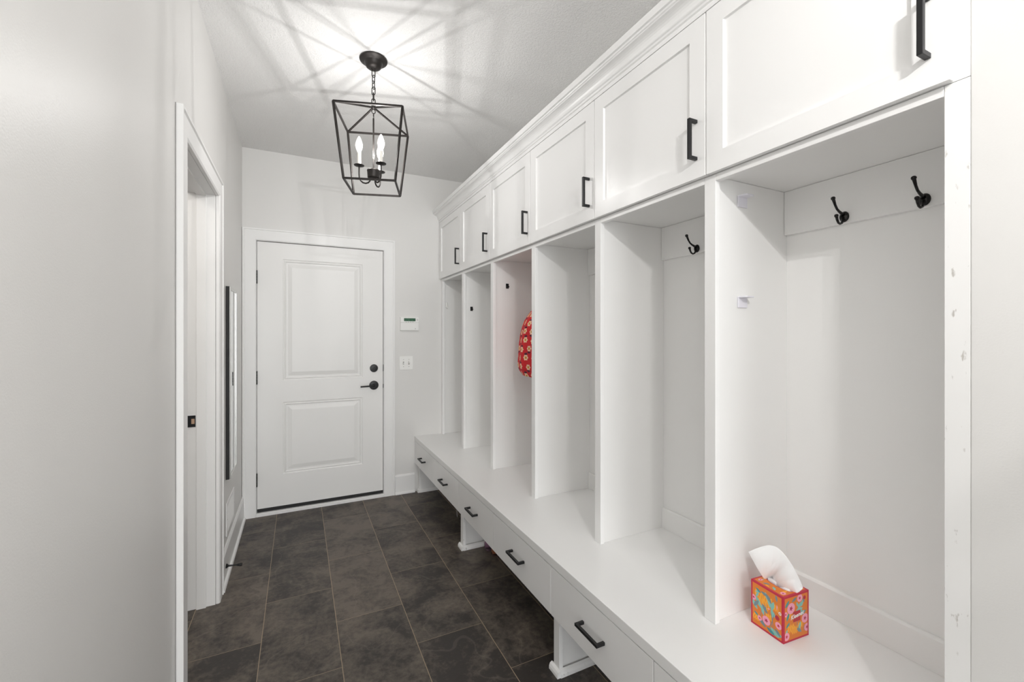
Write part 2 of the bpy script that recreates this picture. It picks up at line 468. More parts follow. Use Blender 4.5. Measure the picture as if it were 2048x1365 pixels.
# bar pull: local, long axis along z, projecting -x from plane x=0
def pull(length, w=.0105, proj=.035):
    mb = MB(); h = length / 2
    def M_(x0, x1, z0, z1): mb.box(x0, x1, -w / 2, w / 2, z0, z1)
    pts = [(-.0002, -h), (-proj, -h), (-proj, h), (-.0002, h), (-.0002, h - w), (-proj + w, h - w), (-proj + w, -h + w), (-.0002, -h + w)]
    mb.prism([(p[0], p[1]) for p in pts], lambda u, v, a: (u, a, v), -w / 2, w / 2)
    return mb

UPL = ['white shaker upper cabinet nearest the camera, cut by the top right of the photo',
       'white shaker upper cabinet over the bay with one visible coat hook',
       'white shaker upper cabinet over the empty third bay',
       'white shaker upper cabinet over the red jacket bay',
       'white shaker upper cabinet one short of the end wall',
       'white shaker upper cabinet touching the end wall']
XD = 1.117
DZ0, DZ1 = 1.8515, 2.349
for i in range(6):
    y0, y1 = BB[i], BB[i + 1]; oy = (y0 + y1) / 2
    root = empty('upper_cabinet', (XF, oy, DZ0))
    tag(root, UPL[i], 'cabinet', 'upper cabinets over the lockers')
    ca, cb = (.3505 if i == 0 else y0 + .0005), (y1 - .0005 if i < 5 else 3.7385)
    mb = MB(); mb.box(XF + .0215 - XF, XS - XF, ca - oy, cb - oy, 0, 2.448 - DZ0)
    mb.box(0, .0215, ca - oy, cb - oy, 0, 2.448 - DZ0)
    mb.build('carcass', M_paint, root)
    # shaker door
    g0, g1 = y0 + .0018, y1 - .0018
    if i == 0: g0 = .373
    if i == 5: g1 = 3.733
    R = .0585
    fn = lambda a, d, z: (XD - XF + d, a - oy, z - DZ0)
    mb = MB()
    z0, z1 = DZ0 + .0, DZ1
    rect(mb, g0, g0 + R, z0, z1, fn); rect(mb, g1 - R, g1, z0, z1, fn)
    rect(mb, g0 + R, g1 - R, z0, z0 + R, fn); rect(mb, g0 + R, g1 - R, z1 - R, z1, fn)
    panel_rings(mb, g0 + R, g1 - R, z0 + R, z1 - R, [(0, 0), (.0008, .0095)], fn)
    for a, b_2 in (((g0, z0), (g1, z0)), ((g1, z0), (g1, z1)), ((g1, z1), (g0, z1)), ((g0, z1), (g0, z0))):
        mb.poly([fn(a[0], 0, a[1]), fn(b_2[0], 0, b_2[1]), fn(b_2[0], .0162, b_2[1]), fn(a[0], .0162, a[1])])
    rect(mb, g0, g1, z0, z1, fn, .0162)
    bmesh.ops.remove_doubles(mb.bm, verts=mb.bm.verts, dist=1e-5)
    d = mb.build('cabinet_door', M_paint, root, bevel=.0014)
    hp = pull(.126).build('door_handle', M_black, d, loc=(XD - XF, g0 + .0325 - oy, 1.970 - DZ0), bevel=.0012)

# crown moulding
mb = MB()
CR = [(XF - .0003, 2.3505), (1.1150, 2.3505), (1.1140, 2.362), (1.1180, 2.364), (1.1180, 2.368), (1.112, 2.371), (1.110, 2.377), (1.106, 2.380)]
for k in range(7):
    t = k / 6 * pi / 2
    CR.append((1.106 - .030 * (1 - cos(t)) - .002, 2.383 + .030 * sin(t)))
CR += [(1.072, 2.416), (1.068, 2.418), (1.066, 2.423), (1.0585, 2.4245), (1.0585, 2.451), (XF - .0003, 2.451)]
mb.prism(CR, lambda u, v, a: (u, a, v), .3505, 3.7385)
mb.box(XF - .0003, XW - .01, .3505, 3.7385, 2.4485, 2.451)
tag(mb.build('crown_moulding', M_paint, smooth=False), 'long white crown moulding running along the top of the upper cabinets', 'moulding')

# bench top
bench = empty('bench', (.898, 2.0, 0))
tag(bench, 'long white built-in bench with panel legs running under the open lockers', 'bench')
mb = MB(); mb.box(0, XW - .0008 - .898, .3505 - 2, 3.7385 - 2, .442, BZ)
mb.build('seat_board', M_paint, bench, bevel=.002)

# bench cabinets with two drawers each
DB = [.368, .923, 1.479, 2.050, 2.600, 3.145, 3.735]
BCL = ['low white drawer cabinet under the near third of the bench, by the camera',
       'low white drawer cabinet under the middle third of the bench',
       'low white drawer cabinet under the far end of the bench, at the end wall']
for k in range(3):
    y0, y1 = DB[2 * k], DB[2 * k + 2]; oy = (y0 + y1) / 2
    root = empty('bench_cabinet', (.900, oy, .246))
    tag(root, BCL[k], 'cabinet', 'drawer cabinets under the bench')
    mb = MB(); mb.box(.0195, XW - .002 - .900, (y0 + .0005 if k else .3505) - oy, (y1 - .0005 if k < 2 else 3.7385) - oy, .006, .4415 - .246)
    mb.build('carcass', M_paint, root)
    for j in range(2):
        a, b2 = DB[2 * k + j] + .0016, DB[2 * k + j + 1] - .0016
        mb = MB(); mb.box(0, .0185, a - oy, b2 - oy, 0, .4378 - .246)
        d = mb.build('drawer', M_paint, root, bevel=.0012)
        h = pull(.126).build('drawer_handle', M_black, d, loc=(0, (a + b2) / 2 - oy, .347 - .246), bevel=.0012)
        h.rotation_euler = (radians(90), 0, 0)

# bench legs
LEG = [(.3505, .390, 'white panel leg at the near end of the bench'),
       (1.465, 1.505, 'white panel leg nearest the bottom edge of the photo'),
       (2.588, 2.634, 'white panel leg under the middle of the bench, beside the shoes'),
       (3.697, 3.7255, 'white panel leg at the far end of the bench, against the end wall')]
for ya, yb, lab in LEG:
    oy = (ya + yb) / 2
    pass
    mb = MB(); mb.box(0, .019, ya - oy, yb - oy, .0005, .2455); root = mb.build('leg', M_scuff, bench, loc=(.032, oy - 2.0, 0), bevel=.001)
    mb = MB(); mb.box(.0192, XW - .002 - .93, -.010, .010, .0005, .2515); mb.build('leg_panel', M_inner, root)
    mb = MB()
    w = (yb - ya) / 2
    q = [(0, 0), (.015, 0), (.0145, .012), (.010, .022), (0, .027)]
    # wraps: front, and both long sides
    far = yb > 3.6
    lo, hi = (-w - .0005), (w + .0005)
    mb.prism(q, lambda u, v, a: (-.0005 - u, a, v + .0005), lo - .012, hi + (.012 if not far else 0))
    mb.prism(q, lambda u, v, a: (a, lo - u, v + .0005), -.0005, XW - .003 - .93)
    if not far: mb.prism(q, lambda u, v, a: (a, hi + u, v + .0005), -.0005, XW - .003 - .93)
    mb.build('shoe_moulding', M_scuff, root)

# ------------------------------------------------------------------ coat hooks
def coat_hook(y, label):
    root = empty('coat_hook', (XS - .0170, y, 1.7190))
    tag(root, label, 'coat hook', 'black double coat hooks')
    RY = Matrix.Rotation(radians(-90), 4, 'Y')
    mb = MB(); mb.lathe([(.0125, 0), (.0132, .002), (.0118, .006), (.0075, .0095), (0, .0105)], 24, RY @ Matrix.Scale(1.25, 4, (1, 0, 0)))
    mb.build('base_plate', M_gloss, root, smooth='auto')
    mb = MB()
    P = [(-.008, .004), (-.018, .009), (-.030, .013), (-.041, .019), (-.050, .029), (-.056, .039), (-.060, .046)]
    mb.tube([(a, 0, b) for a, b in P], [.0058, .0044, .0036, .0033, .0034, .0040, .0046], 12)
    mb.lathe([(0, -.0065), (.005, -.005), (.0072, -.001), (.0068, .003), (.004, .0058), (0, .0066)], 14, Matrix.Translation((-.0610, 0, .0475)) @ Matrix.Scale(.86, 4))
    mb.build('upper_prong', M_gloss, root, smooth=True)
    mb = MB()
    P = [(-.008, -.004), (-.010, -.014), (-.016, -.021), (-.025, -.024), (-.034, -.021), (-.040, -.013), (-.043, -.004)]
    mb.tube([(a, 0, b) for a, b in P], [.0052, .0040, .0034, .0032, .0032, .0035, .0040], 12)
    mb.lathe([(0, -.006), (.0045, -.0045), (.0062, -.001), (.006, .003), (.0035, .0052), (0, .0058)], 14, Matrix.Translation((-.0440, 0, -.002)) @ Matrix.Scale(.9, 4))
    mb.build('lower_prong', M_gloss, root, smooth=True)
    return root
coat_hook(.545, 'black double coat hook nearest the camera, right one of the pair in the nearest bay')
coat_hook(.733, 'black double coat hook, left one of the pair in the nearest bay')
coat_hook(1.275, 'black double coat hook alone in the second locker bay')

# ------------------------------------------------------------------ small hooks on partitions
def ledge_clip(z, label):
    root = empty('adhesive_clip', (1.268, .9165, z)); tag(root, label, 'adhesive clip', 'white adhesive clips in the nearest bay')
    mb = MB(); mb.box(-.022, .022, -.0045, -.0004, -.036, 0); mb.build('backing_plate', M_clip, root, bevel=.0015)
    mb = MB(); mb.prism([(-.022, -.0046), (.022, -.0046), (.022, -.026), (.018, -.030), (-.012, -.030), (-.017, -.026)], lambda u, v, a: (u, v, a), -.0045, 0)
    mb.build('ledge', M_clip, root, bevel=.0008)
ledge_clip(1.803, 'upper of two white adhesive clips on the partition of the nearest bay')
ledge_clip(1.483, 'lower of two white adhesive clips on the partition of the nearest bay')
mb = MB()
def tear(t):  # half width over height
    return .006 + .0075 * sin(min(1, t * 1.15) * pi / 2) if t < .9 else .0135 * math.sqrt(max(0, 1 - ((t - .9) / .1) ** 2) * .6)
R_ = []
for k in range(11):
    t = k / 10; R_.append((t, tear(t)))
ringsT = []
for t, w in R_:
    z = .030 - t * .058
    ringsT.append([mb.bm.verts.new((w * cos(a), -.0045 - .0040 * sin(a) * (1 + t), z)) for a in [2 * pi * q / 12 for q in range(12)]])
for a, c in zip(ringsT, ringsT[1:]):
    for k in range(12): mb._f([a[k], a[(k + 1) % 12], c[(k + 1) % 12], c[k]])
mb._f(ringsT[0]); mb._f(ringsT[-1])
mb.tube([(0, -.010, -.022), (0, -.020, -.026), (0, -.026, -.018), (0, -.027, -.008)], [.006, .006, .0055, .004], 10)
root = mb.build('adhesive_hook', M_plastic, smooth=True); root.location = (1.182, 3.7236, 1.618)
tag(root, 'white teardrop adhesive hook in the bay at the end wall', 'adhesive hook')
def black_sq(x, y, z, label):
    root = empty('adhesive_hook', (x, y, z)); tag(root, label, 'adhesive hook', 'small black square adhesive hooks')
    mb = MB(); mb.box(-.010, .010, -.005, -.0004, -.016, .016); mb.build('backing_plate', M_black, root, bevel=.001)
    mb = MB(); mb.prism([(-.0052, -.010), (-.016, -.010), (-.016, 0), (-.012, 0), (-.012, -.005), (-.0052, -.005)], lambda u, v, a: (a, u, v), -.008, .008)
    mb.build('hook_lip', M_black, root)
black_sq(1.204, 3.172 - .0108, 1.560, 'small black square hook in the bay beyond the red jacket')
black_sq(1.242, 2.608 - .0108, 1.682, 'small black square hook in the red jacket bay')

# ------------------------------------------------------------------ red floral jacket
me_mb = MB(); bm = me_mb.bm
NS, NT = 400, 300
JP = [(1.106, .135, .080, 1.300), (1.114, .160, .088, 1.300), (1.141, .204, .096, 1.300), (1.178, .214, .100, 1.300), (1.223, .207, .100, 1.302), (1.299, .198, .098, 1.304),
      (1.365, .191, .092, 1.308), (1.435, .176, .078, 1.314), (1.474, .165, .058, 1.324), (1.507, .150, .044, 1.335), (1.560, .105, .034, 1.370), (1.610, .052, .026, 1.410), (1.670, .020, .014, 1.440)]
def jprof(z):
    for p, q in zip(JP, JP[1:]):
        if z <= q[0]:
            f = (z - p[0]) / (q[0] - p[0]); return [p[k] + (q[k] - p[k]) * f for k in (1, 2, 3)]
    return JP[-1][1:]
gridv = []
for it in range(NT + 1):
    t = it / NT
    z = JP[0][0] + t * (JP[-1][0] - JP[0][0])
    w = d_ = cx = 0
    for k in range(-4, 5):           # smooth the profile
        a_, b_, c_ = jprof(min(max(z + k * .004, JP[0][0]), JP[-1][0])); w += a_ / 9; d_ += b_ / 9; cx += c_ / 9
    rowv = []
    for is_ in range(NS):
        a = 2 * pi * is_ / NS
        fold = 1 + (.030 * sin(7 * a + 1.3 * t) + .022 * sin(12 * a - 3 * t)) * (1 - .7 * t)
        x = cx - d_ * cos(a) * fold
        y = 2.270 + w * sin(a) * fold
        y = max(min(y, 2.590), 2.072); x = min(x, 1.480)
        rowv.append(bm.verts.new((x, y, z + .006 * sin(2 * a + 1.0) * (1 - t))))
    gridv.append(rowv)
attr = []
for it in range(NT):
    for is_ in range(NS):
        f = me_mb._f([gridv[it][is_], gridv[it][(is_ + 1) % NS], gridv[it + 1][(is_ + 1) % NS], gridv[it + 1][is_]])
me_mb._f(gridv[-1])
me_mb._f(gridv[0][::-1])
# colour attribute: printed flowers
cl = bm.loops.layers.float_color.new('print')
RED, CREAM, GOLD, NAVY = (.62, .010, .016, 1), (.86, .62, .42, 1), (.62, .26, .030, 1), (.035, .012, .035, 1)
def print_col(s, z):
    col = RED
    PS, PZ = .062, .052
    for dr in (-1, 0, 1):
        r = int(math.floor(z / PZ)) + dr
        offs = (r % 2) * PS / 2 + .007 * sin(r * 2.1)
        for dc in (-1, 0, 1):
            c = int(math.floor((s - offs) / PS)) + dc
            fx = (c + .5) * PS + offs; fz = (r + .5) * PZ + .004 * sin(c * 3.7 + r)
            dx, dz = s - fx, z - fz
            sg = 1 if (c + r) % 2 else -1
            d = math.hypot(dx, dz); an = math.atan2(dz, dx)
            if d < .0078: return GOLD
            if d < .0160 * (1 + .14 * cos(6 * an)): return CREAM
            dd = dz * sg + .0215
            if abs(dx) < .0125 - abs(dx) * .1 and -.0038 < dd < .0040: return NAVY
            if abs(dx) < .003 and -.009 < dd < -.003: return NAVY
    return col
scale_s = .17 * 2 * pi / 2 * 1.35 / NS * 1.0
vcol = {}
for it, rw in enumerate(gridv):
    for is_, v_ in enumerate(rw):
        c = print_col((is_ if is_ < NS * .75 else is_ - NS) * 2 * pi / NS * .150, v_.co.z)
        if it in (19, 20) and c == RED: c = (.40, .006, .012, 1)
        vcol[v_] = c
for f in bm.faces:
    for lp in f.loops: lp[cl] = vcol[lp.vert]
M_cloth = mat('red_floral_print', (.6, .02, .02), .8)
va = N(M_cloth, 'ShaderNodeVertexColor', layer_name='print')
L(M_cloth, va.outputs[0], M_cloth.node_tree.nodes['Principled BSDF'].inputs['Base Color'])
jk = me_mb.build('floral_jacket', M_cloth, smooth=True)
tag(jk, 'red jacket printed with cream flowers hanging inside the fourth locker bay', 'jacket')
mb = MB(); mb.tube([(1.440, 2.272, 1.672), (1.462, 2.266, 1.700), (1.474, 2.272, 1.712), (1.466, 2.280, 1.700), (1.446, 2.276, 1.672)], .003, 8)
mb.build('hanging_loop', M_rubber, jk, smooth=True)

# ------------------------------------------------------------------ tissue box
BXc, BYc = 1.2960, .8135
tb = empty('tissue_box', (BXc, BYc, BZ + .0005), radians(-4.6))
tag(tb, 'small tissue box with orange and pink flower print standing on the bench', 'tissue box')
BW, BD, BHt = .1065, .1045, .1325       # x, y, z
M_crimson = mat('crimson_card', (.52, .012, .050), .4)
cols = {'o': (.72, .20, .018), 'a': (.90, .38, .02), 'p': (.86, .34, .48), 'm': (.40, .01, .07), 't': (.22, .50, .44),
        'g': (.17, .24, .27), 'd': (.05, .26, .29), 'r': (.50, .02, .035), 'c': (.88, .70, .55), 'w': (.9, .88, .86)}
keys = list(cols); MP = [M_crimson] + [mat('print_' + k, cols[k], .42) for k in keys]
mb = MB(); mb.mi = 0
hx, hy = BW / 2, BD / 2
# walls and top with oval slot opening
def side(mb, p, q):
    mb.poly([(p[0], p[1], 0), (q[0], q[1], 0), (q[0], q[1], BHt), (p[0], p[1], BHt)])
cs = [(-hx, -hy), (hx, -hy), (hx, hy), (-hx, hy)]
for k in range(4): side(mb, cs[k], cs[(k + 1) % 4])
mb.poly([(c[0], c[1], 0) for c in cs])
NO = 32
oval = []
outer = []
for k in range(NO):
    a = 2 * pi * k / NO
    oval.append((.017 * cos(a), .041 * sin(a)))
    ca, sa = cos(a), sin(a)
    s_ = min(hx / max(abs(ca), 1e-6), hy / max(abs(sa), 1e-6)); outer.append((ca * s_, sa * s_))
ov = [mb.bm.verts.new((x, y, BHt)) for x, y in oval]; ou = [mb.bm.verts.new((x, y, BHt)) for x, y in outer]
for k in range(NO): mb._f([ov[k], ov[(k + 1) % NO], ou[(k + 1) % NO], ou[k]])
for k in range(NO):   # slot lip going down
    a, c = oval[k], oval[(k + 1) % NO]
    mb.poly([(a[0], a[1], BHt), (c[0], c[1], BHt), (c[0], c[1], BHt - .02), (a[0], a[1], BHt - .02)])
mb.build('carton', MP[0], tb)
# printed pattern laid on each face as thin ink shapes
pm = MB()
INKN = [0]
def ink(fn, pts, key, lvl):
    INKN[0] = 0 if lvl == 0 else INKN[0] + 1
    pm.mi = keys.index(key)
    pm.poly([fn(max(.0, min(1, u)), max(.0, min(1, v)), INKN[0] * .000004) for u, v in pts])
ASP = BHt / BD
def flower(fn, u, v, r, ctr='m', key='p', lvl=5, sq=1.0):
    ink(fn, [(u + r * cos(a) * sq, v + r / ASP * sin(a)) for a in [2 * pi * k / 22 for k in range(22)]], key, lvl)
    ink(fn, [(u + r * .34 * (1 + .35 * cos(5 * a)) * cos(a), v + r * .34 / ASP * (1 + .35 * cos(5 * a)) * sin(a)) for a in [2 * pi * k / 30 for k in range(30)]], ctr, lvl + 1)
def leaf(fn, u, v, ln, ang, key, wd_=.32, lvl=3):
    a = radians(ang); pts = []
    for k in range(9): t = k / 8; pts.append((t, wd_ * .5 * sin(pi * t) ** .8 if 0 < t < 1 else 0))
    for k in range(7, 0, -1): t = k / 8; pts.append((t, -wd_ * .5 * sin(pi * t) ** .8))
    ink(fn, [(u + ln * (x * cos(a) - y * sin(a)), v + ln / ASP * (x * sin(a) + y * cos(a))) for x, y in pts], key, lvl)
def stem(fn, u, v, ln, ang, key='g', lvl=2): leaf(fn, u, v, ln, ang, key, .035, lvl)
def tulip(fn, u, v, s, ang=90):
    for dx, da in ((-.45, 8), (0, 0), (.45, -8)):
        leaf(fn, u + dx * s * .6, v, s, ang + da, 'a', .42, 3)
        leaf(fn, u + dx * s * .6 + .01, v + .01, s * .72, ang + da, 'o', .10, 4)
def face_fn(p, q, nrm, inset=.0055):
    """u along p->q, v up, on one side of the box"""
    P, Q = Vector((*p, 0)), Vector((*q, 0)); nv = Vector((*nrm, 0))
    Ld = (Q - P).length; d = (Q - P).normalized()
    def fn(u, v, h): 
        w = P + d * (inset + u * (Ld - 2 * inset)) + nv * (.00015 + h)
        return (w.x, w.y, inset + v * (BHt - 2 * inset))
    return fn
LF = face_fn((-hx, hy), (-hx, -hy), (-1, 0))      # left visible face
RF = face_fn((-hx, -hy), (hx, -hy), (0, -1))      # right visible face
BF = face_fn((hx, hy), (-hx, hy), (0, 1)); EF = face_fn((hx, -hy), (hx, hy), (1, 0))
def bg(fn): ink(fn, [(0, 0), (1, 0), (1, 1), (0, 1)], 'o', 0)
def layout_left(fn):
    bg(fn)
    for u, v, s, a in ((.24, .66, .28, 92), (.44, .48, .34, 100), (.52, .66, .26, 80), (.10, .10, .25, 60), (.80, .60, .22, 95), (.62, .30, .2, 110)): tulip(fn, u, v, s, a)
    for u, v, l, a, k in ((.30, .46, .36, 120, 't'), (.40, .33, .30, 105, 't'), (.34, .60, .30, -50, 'g'), (.18, .38, .34, 130, 't'), (.12, .68, .20, 60, 't'), (.10, .80, .18, 20, 't'),
                          (.62, .62, .34, 100, 't'), (.66, .56, .32, 75, 't'), (.56, .74, .26, 115, 't'), (.72, .40, .30, 100, 't'), (.82, .44, .24, 130, 't'),
                          (.62, .16, .34, -30, 't'), (.70, .06, .34, 10, 't'), (.78, .20, .26, -40, 'g'), (.05, .42, .30, 55, 'g'), (.20, .22, .34, -35, 'g'), (.30, .88, .25, -10, 'g'), (.48, .90, .30, -50, 'g'), (.85, .85, .2, 100, 'g'), (.50, .10, .3, -20, 'd'), (.12, .90, .2, -25, 'd'), (.06, .30, .18, -30, 'd')): leaf(fn, u, v, l, a, k, .36)
    for u, v, l, a in ((.25, .1, .5, 80), (.6, .05, .7, 75), (.75, .1, .6, 100), (.45, .3, .5, 85)): stem(fn, u, v, l, a, 'g')
    flower(fn, .49, .245, .135); flower(fn, .26, .20, .075); flower(fn, .04, .63, .085); flower(fn, .90, .31, .105, 'r'); flower(fn, .86, .48, .075, 'm', 'r'); flower(fn, .95, .62, .05, 'm', 'c')
    leaf(fn, .86, .66, .16, 95, 'p', .22, 5); leaf(fn, .52, .55, .12, 20, 'p', .25, 5)
def layout_right(fn):
    bg(fn)
    for u, v, s, a in ((.28, .16, .26, 95), (.42, .10, .26, 85), (.70, .20, .2, 100), (.15, .5, .2, 80)): tulip(fn, u, v, s, a)
    for u, v, l, a, k in ((.08, .46, .26, 65, 'd'), (.05, .30, .22, 40, 'd'), (.45, .62, .34, 10, 't'), (.55, .66, .30, 45, 't'), (.60, .60, .30, -12, 't'), (.72, .70, .24, 70, 't'), (.62, .16, .26, 75, 't'), (.68, .12, .22, 110, 't'),
                          (.02, .78, .26, 50, 'd'), (.30, .88, .24, 25, 'g'), (.50, .85, .20, -60, 't'), (.84, .78, .20, 100, 'g'), (.52, .22, .26, -35, 'g'), (.72, .50, .24, 30, 'g'), (.04, .12, .2, 70, 't'), (.85, .1, .2, 80, 'g')): leaf(fn, u, v, l, a, k, .36)
    stem(fn, .4, .55, .6, 5, 'g'); stem(fn, .6, .1, .5, 100, 'g')
    flower(fn, .27, .735, .165); flower(fn, .65, .92, .115, 'r'); flower(fn, .04, .63, .075); flower(fn, .88, .40, .14); flower(fn, .97, .17, .12); flower(fn, .08, .10, .12, 'r'); flower(fn, .86, .90, .06, 'm', 'r')
    pm.mi = keys.index('r')
    ink(fn, [(.36, .39), (.68, .39), (.68, .64), (.36, .64)], 'r', 8)
layout_left(LF); layout_right(RF); layout_left(EF); layout_right(BF)
# top print ring round the slot
TF = lambda u, v, h: ((u - .5) * (BW - .011), (v - .5) * (BD - .011), BHt + .00015 + h)
pm.mi = keys.index('o')
sc = (BW - .011) / BW
tv1 = [pm.bm.verts.new((x * 1.12, y * 1.06, BHt + .0002)) for x, y in oval]; tv2 = [pm.bm.verts.new((x * sc, y * sc, BHt + .0002)) for x, y in outer]
for k in range(NO): pm._f([tv1[k], tv1[(k + 1) % NO], tv2[(k + 1) % NO], tv2[k]])
for u, v, l, a, k_ in ((.05, .9, .25, -10, 't'), (.08, .75, .25, -60, 'g'), (.06, .3, .25, 60, 't'), (.75, .9, .2, -20, 'g'), (.1, .12, .3, 10, 'a'), (.8, .2, .2, 80, 't'), (.78, .7, .25, -70, 'a'), (.05, .5, .2, 80, 'a')):
    leaf(TF, u, v, l, a, k_, .35, 2)
for u, v, r in ((.17, .90, .07), (.14, .10, .09), (.9, .75, .07), (.88, .1, .08)): flower(TF, u, v, r, lvl=4)
pm.build('printed_pattern', MP[1:], tb)
# lettering on the crimson badge
cu = bpy.data.curves.new('lettering', 'FONT'); cu.body = 'Kleenex'; cu.size = .0165; cu.align_x = 'CENTER'; cu.align_y = 'CENTER'; cu.shear = .35; cu.offset = .00035; cu.extrude = .0001
to = bpy.data.objects.new('tmp', cu); COL.objects.link(to)
bpy.context.view_layer.update()
mt = bpy.data.meshes.new_from_object(to.evaluated_get(bpy.context.evaluated_depsgraph_get()))
bpy.data.objects.remove(to)
mt.materials.clear(); mt.materials.append(MP[1 + keys.index('w')])
mt.name = 'logo_lettering'
lt = bpy.data.objects.new('logo_lettering', mt); COL.objects.link(lt); lt.parent = tb
lt.rotation_euler = (radians(90), radians(-7), 0)
lt.location = (-hx + .0055 + .52 * (BW - .011), -hy - .0011, .0055 + .535 * (BHt - .011))
# tissue sheet
LO = [(.9083, .6661), (.8953, .6493), (.8763, .6254), (.8608, .6094), (.8516, .6008), (.8396, .5982), (.819, .596), (.7906, .6026), (.7605, .6137), (.7431, .6347)]
UP = [(.9083, .6661), (.8794, .6911), (.8456, .7149), (.819, .7217), (.799, .7141), (.7795, .6978), (.7632, .6779), (.7526, .6612), (.746, .6482), (.7421, .6388)]
def samp(P, t):
    x = t * (len(P) - 1); i = min(int(x), len(P) - 2); f = x - i
    p0 = P[max(i - 1, 0)]; p1 = P[i]; p2 = P[i + 1]; p3 = P[min(i + 2, len(P) - 1)]
    return [.5 * (2 * p1[k] + (p2[k] - p0[k]) * f + (2 * p0[k] - 5 * p1[k] + 4 * p2[k] - p3[k]) * f * f + (3 * p1[k] - p0[k] - 3 * p2[k] + p3[k]) * f ** 3) for k in (0, 1)]
mb = MB(); G = []
A_, B_ = 60, 36
for i in range(A_ + 1):
    s_ = i / A_; lo = samp(LO, s_); up = samp(UP, s_); r_ = []
    for j in range(B_ + 1):
        q = j / B_
        y = lo[0] + (up[0] - lo[0]) * q; z = lo[1] + (up[1] - lo[1]) * q
        x = 1.266 + .052 * s_
        env = sin(pi * s_)
        x += env * (.030 * math.exp(-((s_ - .50 - .05 * q) / .055) ** 2) * (1 - q) ** 1.1 - .008 * sin(9 * s_ + 2.2 * q) * (1 - .4 * q)
                    - .0035 * abs(sin(11 * s_ - 2.4 * q)) - .0022 * abs(sin(26 * s_ + 5 * q)) * (1 - .5 * q))
        x -= .012 * env * sin(pi * q) 
        if s_ > .60: x -= .012 * (s_ - .60) / .4 * (1 - q) * 1.3
        k = x / 1.29
        # keep the sheet's outline where it stands by sliding along the sight line
        r_.append(mb.bm.verts.new((x, y * k, H + (z - H) * k)))
    G.append(r_)
for i in range(A_):
    for j in range(B_): mb._f([G[i][j], G[i + 1][j], G[i + 1][j + 1], G[i][j + 1]])
M_tissue = mat('white_tissue_paper', (.93, .93, .935), .8)
ts = mb.build('tissue', M_tissue, None, smooth=True)
so = ts.modifiers.new('solidify', 'SOLIDIFY'); so.thickness = .0006
ts.parent = tb
bpy.context.view_layer.update()
ts.matrix_parent_inverse = tb.matrix_world.inverted()
# throat of the tissue inside the slot
mb = MB()
mb.prism([(-.010, -.034), (.004, -.036), (.012, -.02), (.006, 0), (.012, .022), (.002, .037), (-.010, .030), (-.004, 0)], lambda u, v, a: (u, v, a), BHt - .018, BHt + .004)
mb.build('tissue_fold', M_tissue, tb, smooth=True)

